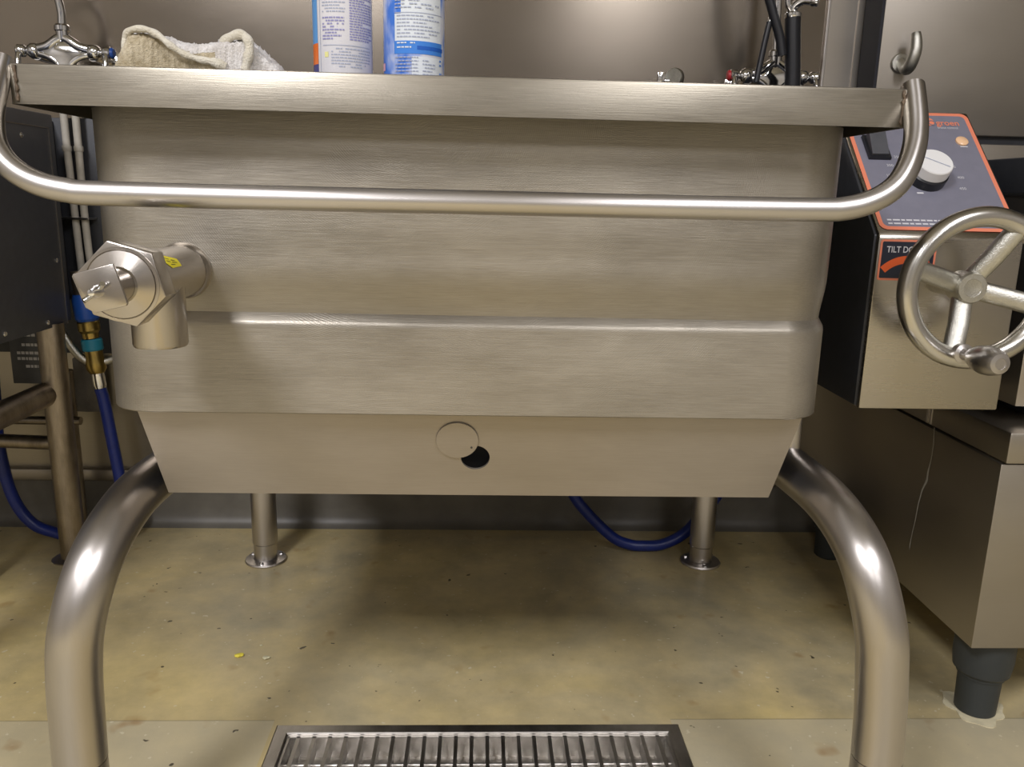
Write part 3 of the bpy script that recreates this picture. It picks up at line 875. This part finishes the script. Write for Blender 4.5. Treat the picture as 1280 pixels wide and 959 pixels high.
# plates on the wall low at left
bm = NB(); box(bm, -.99, -.925, 1.085, 1.118, .305, .44, .003)
tag(link_mesh('wall_block', bm, M['concrete']), 'rough grey block on wall behind the blue hose at left', 'block')
NP = empty('notice_plate', (-1.09, 1.11, .45))
tag(NP, 'grey notice plate with white print on wall under charcoal cabinet', 'plate')
bm = NB(); box(bm, -1.135, -1.055, 1.085, 1.0995, .375, .55, .002)
link_mesh('plate', bm, M['charcoal'], NP)
bm = NB()
for z_, xa, xb in ((.492, -1.125, -1.07), (.468, -1.105, -1.068), (.448, -1.118, -1.066), (.434, -1.118, -1.066), (.415, -1.10, -1.07)):
    u = xa
    while u < xb:
        w = random.uniform(.004, .011); flat_poly(bm, [(u, z_), (min(u + w, xb), z_), (min(u + w, xb), z_ + .007), (u, z_ + .007)], Vector((0, 1.0845, 0)), Vector((1, 0, 0)), Vector((0, 0, 1))); u += w + .002
link_mesh('print', bm, M['print'], NP, smooth=False)

# ------------------------------------------------------------------ faucets on the back wall
def faucet(x, y, z, name, label, capmat, capside, spout_pts):
    t = empty(name, (x, YB, z)); tag(t, label, 'faucet', 'chrome faucets on the back wall')
    bm = NB()
    # body: cast diamond hub with two pairs of arms
    prism(bm, [(x, z + .030), (x - .012, z + .024), (x - .044, z + .002), (x - .036, z - .012), (x - .014, z - .022), (x, z - .040), (x + .014, z - .022), (x + .036, z - .012), (x + .044, z + .002), (x + .012, z + .024)], 'y', y - .010, y + .012, .003)
    lathe(bm, [(.0135, 0), (.0135, .018)], (x, y, z + .024), (0, 0, 1), 24)
    for s in (-1, 1):
        tube(bm, smooth_path([(x, y - .002, z + .030), (x + s * .014, y - .003, z + .023), (x + s * .034, y - .003, z + .010), (x + s * .060, y, z + .004)], 6), .0105, 16)
        tube(bm, smooth_path([(x + s * .008, y - .002, z - .034), (x + s * .018, y - .003, z - .020), (x + s * .036, y - .003, z - .009), (x + s * .060, y, z - .004)], 6), .008, 14)
        lathe(bm, [(.012, 0), (.0165, .004), (.0165, .016), (.013, .022), (.009, .026)], (x + s * .052, y, z), (s, 0, 0), 24)
        cyl(bm, (x + s * .060, y, z - .006), (x + s * .060, YB - .002, z - .006), .0125, 20)
        lathe(bm, [(.024, 0), (.024, .004), (.016, .008)], (x + s * .060, YB, z - .006), (0, -1, 0), 24)
    link_mesh('body', bm, M['chrome'], t, angle=50)
    for s in (-1, 1):
        bm = NB()
        lathe(bm, [(.006, 0), (.006, .010), (.010, .012), (.013, .016), (.013, .028), (.010, .031)], (x + s * .070, y, z), (s, 0, 0), 20)
        tube(bm, smooth_path([(x + s * .092, y, z + .004), (x + s * .093, y - .012, z - .012), (x + s * .093, y - .018, z - .035)], 5), .006, 12)
        h = link_mesh('handle', bm, M['chrome'], t, angle=40)
        if s == capside:
            bm = NB(); lathe(bm, [(.0115, 0), (.0115, .003), (.009, .006), (0, .0065)], (x + s * .1005, y, z), (s, 0, 0), 20)
            link_mesh('handle_cap', bm, capmat, h)
    bm = NB()
    lathe(bm, [(.0125, 0), (.0160, .003), (.0160, .012), (.012, .016)], (x, y, z + .040), (0, 0, 1), 24)
    nut = link_mesh('spout_nut', bm, M['chrome'], t, angle=40)
    bm = NB(); tube(bm, smooth_path(spout_pts, 8), .0085, 18)
    link_mesh('spout', bm, M['chrome'], t)
    return t
fx, fy, fz = -.912, 1.03, 1.132
faucet(fx, fy, fz, 'wall_faucet', 'chrome wall faucet with blue-capped handle at upper left', M['blueplastic'], 1,
       [(fx, fy, fz + .05), (fx + .001, fy, fz + .085), (fx - .006, fy - .005, fz + .115), (fx - .035, fy - .03, fz + .140), (fx - .09, fy - .08, fz + .150), (fx - .15, fy - .14, fz + .145)])
gx_, gy_, gz_ = .655, 1.03, 1.124
t2 = faucet(gx_, gy_, gz_, 'wall_faucet', 'chrome wall faucet with red-capped handle beside the black sprayer hose', M['red'], -1,
       [(gx_, gy_, gz_ + .05), (gx_ - .003, gy_, gz_ + .10), (gx_ - .006, gy_, gz_ + .16), (gx_ - .008, gy_, gz_ + .30), (gx_ - .008, gy_, gz_ + .45)])
# pre-rinse sprayer
SY = empty('pre_rinse_sprayer', (.66, .96, 1.05))
tag(SY, 'pre-rinse sprayer with black grip and chrome head in front of right faucet', 'sprayer')
bm = NB()
tube(bm, smooth_path([(.676, .955, 1.02), (.674, .955, 1.06), (.669, .955, 1.13), (.662, .955, 1.20), (.659, .955, 1.235)], 5), [.0165 - .0004 * (i % 1) for i in range(21)], 20)
grip = link_mesh('grip', bm, M['black'], SY)
bm = NB()
tube(bm, [(.693, .957, 1.02), (.686, .957, 1.13), (.676, .957, 1.23)], .0022, 8)
link_mesh('trigger_rod', bm, M['chrome'], SY)
bm = NB()
lathe(bm, [(.0165, 0), (.0175, .003), (.0175, .008), (.013, .012)], (.659, .955, 1.233), (-.08, 0, 1), 20)
tube(bm, smooth_path([(.657, .955, 1.245), (.660, .950, 1.256), (.672, .940, 1.264), (.688, .930, 1.262)], 6), .009, 14)
lathe(bm, [(.009, 0), (.0115, .004), (.0115, .014), (.009, .016)], (.686, .931, 1.2625), (.95, -.4, -.2), 16)
tube(bm, smooth_path([(.655, .955, 1.245), (.646, .955, 1.262), (.645, .955, 1.30)], 6), .0075, 12)
link_mesh('spray_head', bm, M['chrome'], SY)
bm = NB()
tube(bm, smooth_path([(.640, .945, 1.155), (.630, .945, 1.195), (.610, .945, 1.245), (.592, .945, 1.30), (.58, .945, 1.42)], 8), .0098, 16)
link_mesh('hose', bm, M['rubber'], SY)
bm = NB()
tube(bm, smooth_path([(.590, .95, 1.10), (.594, .95, 1.13), (.601, .95, 1.18), (.608, .95, 1.222)], 6), .0065, 14)
lv = link_mesh('lever', bm, M['rubber'], SY)
bm = NB(); tube(bm, [(.608, .95, 1.220), (.6095, .95, 1.232)], .0045, 10)
link_mesh('lever_tip', bm, M['chrome'], lv)

# small chrome knob low on the wall, just over the rim
WT = empty('wall_tap', (.435, YB, 1.12))
tag(WT, 'small chrome tap knob on back wall just above the kettle rim', 'tap')
bm = NB()
cyl(bm, (.440, YB, 1.115), (.440, 1.05, 1.115), .010, 18)
link_mesh('stem', bm, M['chrome'], WT)
bm = NB()
lathe(bm, [(.020, 0), (.022, .003), (.022, .013), (.020, .016)], (.440, 1.058, 1.118), (-0.9, -1, 0), 28)
link_mesh('knob', bm, M['castmetal'], WT)
bm = NB(); box(bm, .396, .412, 1.05, 1.062, 1.108, 1.130, .002); cyl(bm, (.404, 1.056, 1.112), (.43, 1.056, 1.112), .004, 12)
link_mesh('lever', bm, M['chrome'], WT)

# ------------------------------------------------------------------ things on the lid
def can(x, y, r, h, name, label, body, decals, rot=0):
    t = empty(name, (x, y, .970)); tag(t, label, 'can', 'spray cans on the kettle rim')
    z0 = .970
    bm = NB()
    lathe(bm, [(r - .004, .0), (r - .001, .001), (r, .003), (r, h), (r - .003, h + .004)], (x, y, z0), (0, 0, 1), 48)
    b_ = link_mesh('can_body', bm, body, t, angle=30)
    bm = NB()
    lathe(bm, [(r - .001, .0), (r + .0006, .0007), (r + .0006, .003), (r - .001, .0036)], (x, y, z0), (0, 0, 1), 48)
    link_mesh('bottom_seam', bm, M['canmetal'], t)
    bm = NB()
    lathe(bm, [(r - .003, 0), (r - .008, .008), (.012, .016), (.012, .03), (.008, .034), (0, .035)], (x, y, z0 + h + .004), (0, 0, 1), 32)
    link_mesh('nozzle_cap', bm, M['white'], t, angle=30)
    bm = NB(); mats = []
    for (u0, u1, v0, v1, m, lift) in decals:
        if m not in mats: mats.append(m)
        k = max(1, int((u1 - u0) / 8))
        for i in range(k):
            a0 = math.radians(-90 + u0 + (u1 - u0) * i / k); a1 = math.radians(-90 + u0 + (u1 - u0) * (i + 1) / k)
            R = r + lift
            f = bm.faces.new([bm.verts.new((x + R * math.cos(a), y + R * math.sin(a), z0 + v)) for a, v in ((a0, v0), (a1, v0), (a1, v1), (a0, v1))])
            f.material_index = mats.index(m)
    link_mesh('label', bm, [M[m] for m in mats], t)
    return t
def textlines(u0, u1, v0, v1, m, pitch=.0031, hgt=.0013, dens=.9, lift=.0004):
    out = []; v = v1 - hgt; 
    while v > v0:
        u = u0; end = u1 - (random.random() < .3) * random.uniform(.1, .6) * (u1 - u0)
        while u < end:
            w = random.uniform(2.5, 8); 
            if random.random() < dens: out.append((u, min(u + w, end), v, v + hgt, m, lift))
            u += w + 1.4
        v -= pitch
    return out
# left can : u in degrees from the side facing the room (0 = front), positive to the right
D = [(-90, -47, .040, .19, 'cansky', .0003), (-90, -46, .022, .040, 'canorange', .0003), (-90, -46, .0035, .022, 'cannavy', .0003), (-90, -46, .018, .026, 'canorange', .00035)]
D += [(-39, -38, .003, .19, 'cantext2', .0003)]
D += textlines(-32, 14, .070, .19, 'cantext2') + textlines(-32, 12, .040, .066, 'cantext', hgt=.0016)
D += textlines(22, 78, .042, .19, 'cantext', pitch=.0027, hgt=.0015, dens=1)
D += [(-32, 70, .0365, .0372, 'cantext2', .0004)] + textlines(-14, 70, .012, .034, 'cantext2') + [(-28, -20, .0245, .030, 'canyellow', .0004)]
can(-.160, .100, .0330, .19, 'spray_can', 'white spray can with blue text columns and blue-orange left stripe', M['canwhite'], D)
D = [(-28, 74, .040, .058, 'canpale', .0003)]
D = [(-20, 62, .064, .19, 'canpale', .0002), (-33, 62, .046, .0715, 'canpale', .0003), (-34, 66, .0300, .0435, 'canband', .0004), (10, 68, .0345, .0385, 'canband2', .0006), (-34, -32.8, .030, .073, 'canband', .0005), (-34, 66, .0720, .0728, 'cantext2', .0005)]
D += [(-34, 62, .0435, .0715, 'canpale', .00035)]
D += textlines(-28, 58, .046, .070, 'cantext2', pitch=.0036, lift=.0008) + textlines(-32, 56, .077, .19, 'cantext2', pitch=.0036, lift=.0008)
D += textlines(-28, 6, .032, .042, 'canpale', pitch=.0045, hgt=.0014, lift=.0008)
D += [(0, 66, .004, .0275, 'canpale', .0003)] + textlines(-32, 12, .005, .027, 'cantext2', pitch=.0036, lift=.0008) + textlines(20, 46, .006, .024, 'cantext2', pitch=.0036, lift=.0008) + textlines(58, 64, .006, .026, 'canband', pitch=.0045, hgt=.002, lift=.0008)
D += [(-80, -63, .014, .022, 'canpink', .0004)]
can(-.0795, .100, .0345, .19, 'spray_can', 'sky-and-cloud patterned spray can with pale text panel and blue band', M['cloud'], D)

# towel: folded terry cloth
TW = empty('terry_towel', (-.31, .11, .970))
tag(TW, 'crumpled white terry cleaning towel lying on the kettle rim', 'towel')
def towel_top(x):
    pts = [(-.402, .972), (-.399, .988), (-.392, 1.004), (-.384, 1.0155), (-.368, 1.0175), (-.350, 1.013), (-.335, 1.0075), (-.315, 1.006), (-.295, 1.008), (-.280, 1.0115), (-.264, 1.0135), (-.2515, 1.004), (-.240, .993), (-.231, .984), (-.2225, .972)]
    for (xa, za), (xb, zb) in zip(pts, pts[1:]):
        if xa <= x <= xb:
            t = (x - xa) / (xb - xa); return za + (zb - za) * t
    return .971
from mathutils import noise as MN
bm = NB()
nx, ny = 150, 60
xs = [-.402 + .1795 * i / nx for i in range(nx + 1)]
grid = []
for i, x in enumerate(xs):
    row = []
    top = towel_top(x)
    for j in range(ny + 1):
        t = j / ny                        # 0 = front foot .. 1 = back foot
        a = PI * t
        prof_ = math.sin(a) ** (.16 if t < .5 else .4) if 0 < t < 1 else 0
        yy = .112 - .048 * math.cos(a) * (1 + .12 * math.sin(x * 60))
        zz = .9705 + (top - .9705) * prof_
        nrm = Vector((0, -math.cos(a), math.sin(a)))
        d = .0035 * MN.noise(Vector((x * 60, yy * 60, zz * 60))) + .0026 * MN.noise(Vector((x * 330, yy * 330, zz * 330)))
        sp = MN.noise(Vector((x * 520 + 9, yy * 520, zz * 520)))
        d += max(0, sp - .45) * .010
        p = Vector((x, yy, zz)) + nrm * d
        p.z = max(p.z, .9702)
        row.append(bm.verts.new(p))
    grid.append(row)
for i in range(nx):
    for j in range(ny):
        f = bm.faces.new((grid[i][j], grid[i + 1][j], grid[i + 1][j + 1], grid[i][j + 1]))
        x = xs[i]; zc = grid[i][j].co.z
        hemz = 1.016 - max(0, (x + .372)) * .42
        hemz = 1.013 if x < -.372 else max(.978, 1.013 - (x + .372) * .40)
        if j < ny * .5 and x < -.292 and zc < hemz: f.material_index = 1
link_mesh('cloth', bm, [M['towel'], M['towel_dirty']], TW, angle=180)
bm = NB()
hemp = smooth_path([(-.391, .066, .995), (-.390, .066, 1.008), (-.382, .064, 1.0155), (-.366, .062, 1.016), (-.352, .060, 1.010), (-.338, .058, .999), (-.324, .057, .991), (-.308, .056, .986), (-.292, .056, .9835), (-.281, .058, .979)], 6)
tube(bm, hemp, [.0036 + .0005 * math.sin(i * .9) + (.0018 if i > len(hemp) - 9 else 0) for i in range(len(hemp))], 10)
hemp = smooth_path([(-.287, .072, 1.006), (-.277, .068, 1.012), (-.266, .066, 1.0145), (-.2585, .064, 1.010), (-.2555, .062, 1.001), (-.257, .060, .990), (-.261, .060, .977)], 6)
tube(bm, hemp, [.0052 + .0006 * math.sin(i * .7) for i in range(len(hemp))], 10)
tag(link_mesh('hem', bm, M['hem'], TW), 'cream folded hem of the towel')

# ------------------------------------------------------------------ floor drain
FD = empty('trench_drain', (.008, .15, 0))
tag(FD, 'stainless floor trench drain with barred grate at bottom centre', 'drain')
x0, x1, y0, y1 = DR
bm = NB()
def fr_loop(ins, z): return [bm.verts.new(p) for p in ((x0 + ins, y0 + ins, z), (x1 - ins, y0 + ins, z), (x1 - ins, y1 - ins, z), (x0 + ins, y1 - ins, z))]
Ls = [fr_loop(-.003, -.004), fr_loop(-.003, .0022), fr_loop(-.001, .0035), fr_loop(.0165, .0030), fr_loop(.0185, .0015), fr_loop(.0185, -.012), fr_loop(.020, -.013), fr_loop(.020, -.040)]
for a, b in zip(Ls, Ls[1:]):
    for k in range(4): bm.faces.new((a[k], a[(k + 1) % 4], b[(k + 1) % 4], b[k]))
bm.faces.new(Ls[-1])
link_mesh('frame', bm, M['grate'], FD, angle=30)
bm = NB()
nb = 24
gx0, gx1 = x0 + .024, x1 - .024
for i in range(nb):
    xx = gx0 + (gx1 - gx0) * (i + .5) / nb
    prism(bm, [(xx - .0030, -.0015), (xx + .0030, -.0015), (xx + .0018, -.034), (xx - .0018, -.034)], 'y', y0 + .020, y1 - .020)
for yy in (y1 - .062, y1 - .13, y0 + .045):
    cyl(bm, (gx0 - .004, yy, -.022), (gx1 + .004, yy, -.022), .003, 10)
box(bm, gx0 - .004, gx1 + .004, y1 - .024, y1 - .019, -.030, -.0015)
box(bm, gx0 - .004, gx1 + .004, y0 + .019, y0 + .024, -.030, -.0015)
box(bm, gx0 - .005, gx0 - .001, y0 + .02, y1 - .02, -.030, -.0015); box(bm, gx1 + .001, gx1 + .005, y0 + .02, y1 - .02, -.030, -.0015)
link_mesh('grate', bm, M['grate'], FD, angle=30)

# crumbs on the floor
def crumb(x, y, s, m, name, label):
    bm = NB(); bmesh.ops.create_icosphere(bm, subdivisions=2, radius=s)
    for v in bm.verts:
        k = 1 + .5 * MN.noise(v.co * 180 + Vector((x * 50, 0, 0)))
        v.co = Vector((v.co.x * k * 1.2, v.co.y * k, v.co.z * .45 * k))
    lo = min(v.co.z for v in bm.verts)
    for v in bm.verts: v.co += Vector((x, y, -lo))
    tag(link_mesh(name, bm, m, smooth=False), label, 'crumb', 'food crumbs on the floor')
crumb(-.440, .487, .0068, M['crumb_y'], 'food_crumb', 'bright yellow food crumb on the floor right of left leg')
crumb(-.389, .480, .0058, M['crumb_w'], 'food_crumb', 'pale shredded crumb on the floor, right of the yellow one')
crumb(-.409, .525, .0026, M['crumb_w'], 'food_crumb', 'tiny pale crumb on the floor just behind the yellow one')

# ------------------------------------------------------------------ light
def area(name, loc, sx, sy, power, col=(.98, .965, 1.0), aim=None):
    l = bpy.data.lights.new(name, 'AREA'); l.shape = 'RECTANGLE'; l.size = sx; l.size_y = sy
    l.energy = power; l.color = col
    o = bpy.data.objects.new(name, l); COL.objects.link(o); o.location = loc
    return o
Z_ = ZC - .02
area('ceiling_light', (-1.25, -2.0, Z_), .6, 1.0, 100)
area('ceiling_light', (1.1, -2.0, Z_), .6, 1.0, 52)
area('ceiling_light', (-.9, -4.4, Z_), .6, 1.2, 36)
area('ceiling_light', (1.1, -4.4, Z_), .6, 1.2, 36)
w = bpy.data.worlds.new('World'); bpy.context.scene.world = w; w.use_nodes = True
w.node_tree.nodes['Background'].inputs[0].default_value = (.9, .85, .75, 1)
w.node_tree.nodes['Background'].inputs[1].default_value = .05

# ------------------------------------------------------------------ camera
f_, p_, y_, r_ = 1021.4, .22648, .04133, .02316
fw = Vector((math.sin(y_) * math.cos(p_), math.cos(y_) * math.cos(p_), -math.sin(p_)))
rt = Vector((math.cos(y_), -math.sin(y_), 0)); up = rt.cross(fw)
RT = rt * math.cos(r_) + up * math.sin(r_); UP = up * math.cos(r_) - rt * math.sin(r_)
cd = bpy.data.cameras.new('camera'); cd.sensor_width = 36; cd.lens = f_ / 1280 * 36; cd.clip_start = .02
co = bpy.data.objects.new('camera', cd); COL.objects.link(co)
mw = Matrix((RT, UP, -fw)).transposed().to_4x4(); mw.translation = Vector((0, -.9, .85))
co.matrix_world = mw
bpy.context.scene.camera = co
vs_ = bpy.context.scene.view_settings
vs_.view_transform = 'Standard'; vs_.look = 'None'; vs_.exposure = -0.08; vs_.gamma = 1.0; vs_.use_curve_mapping = False
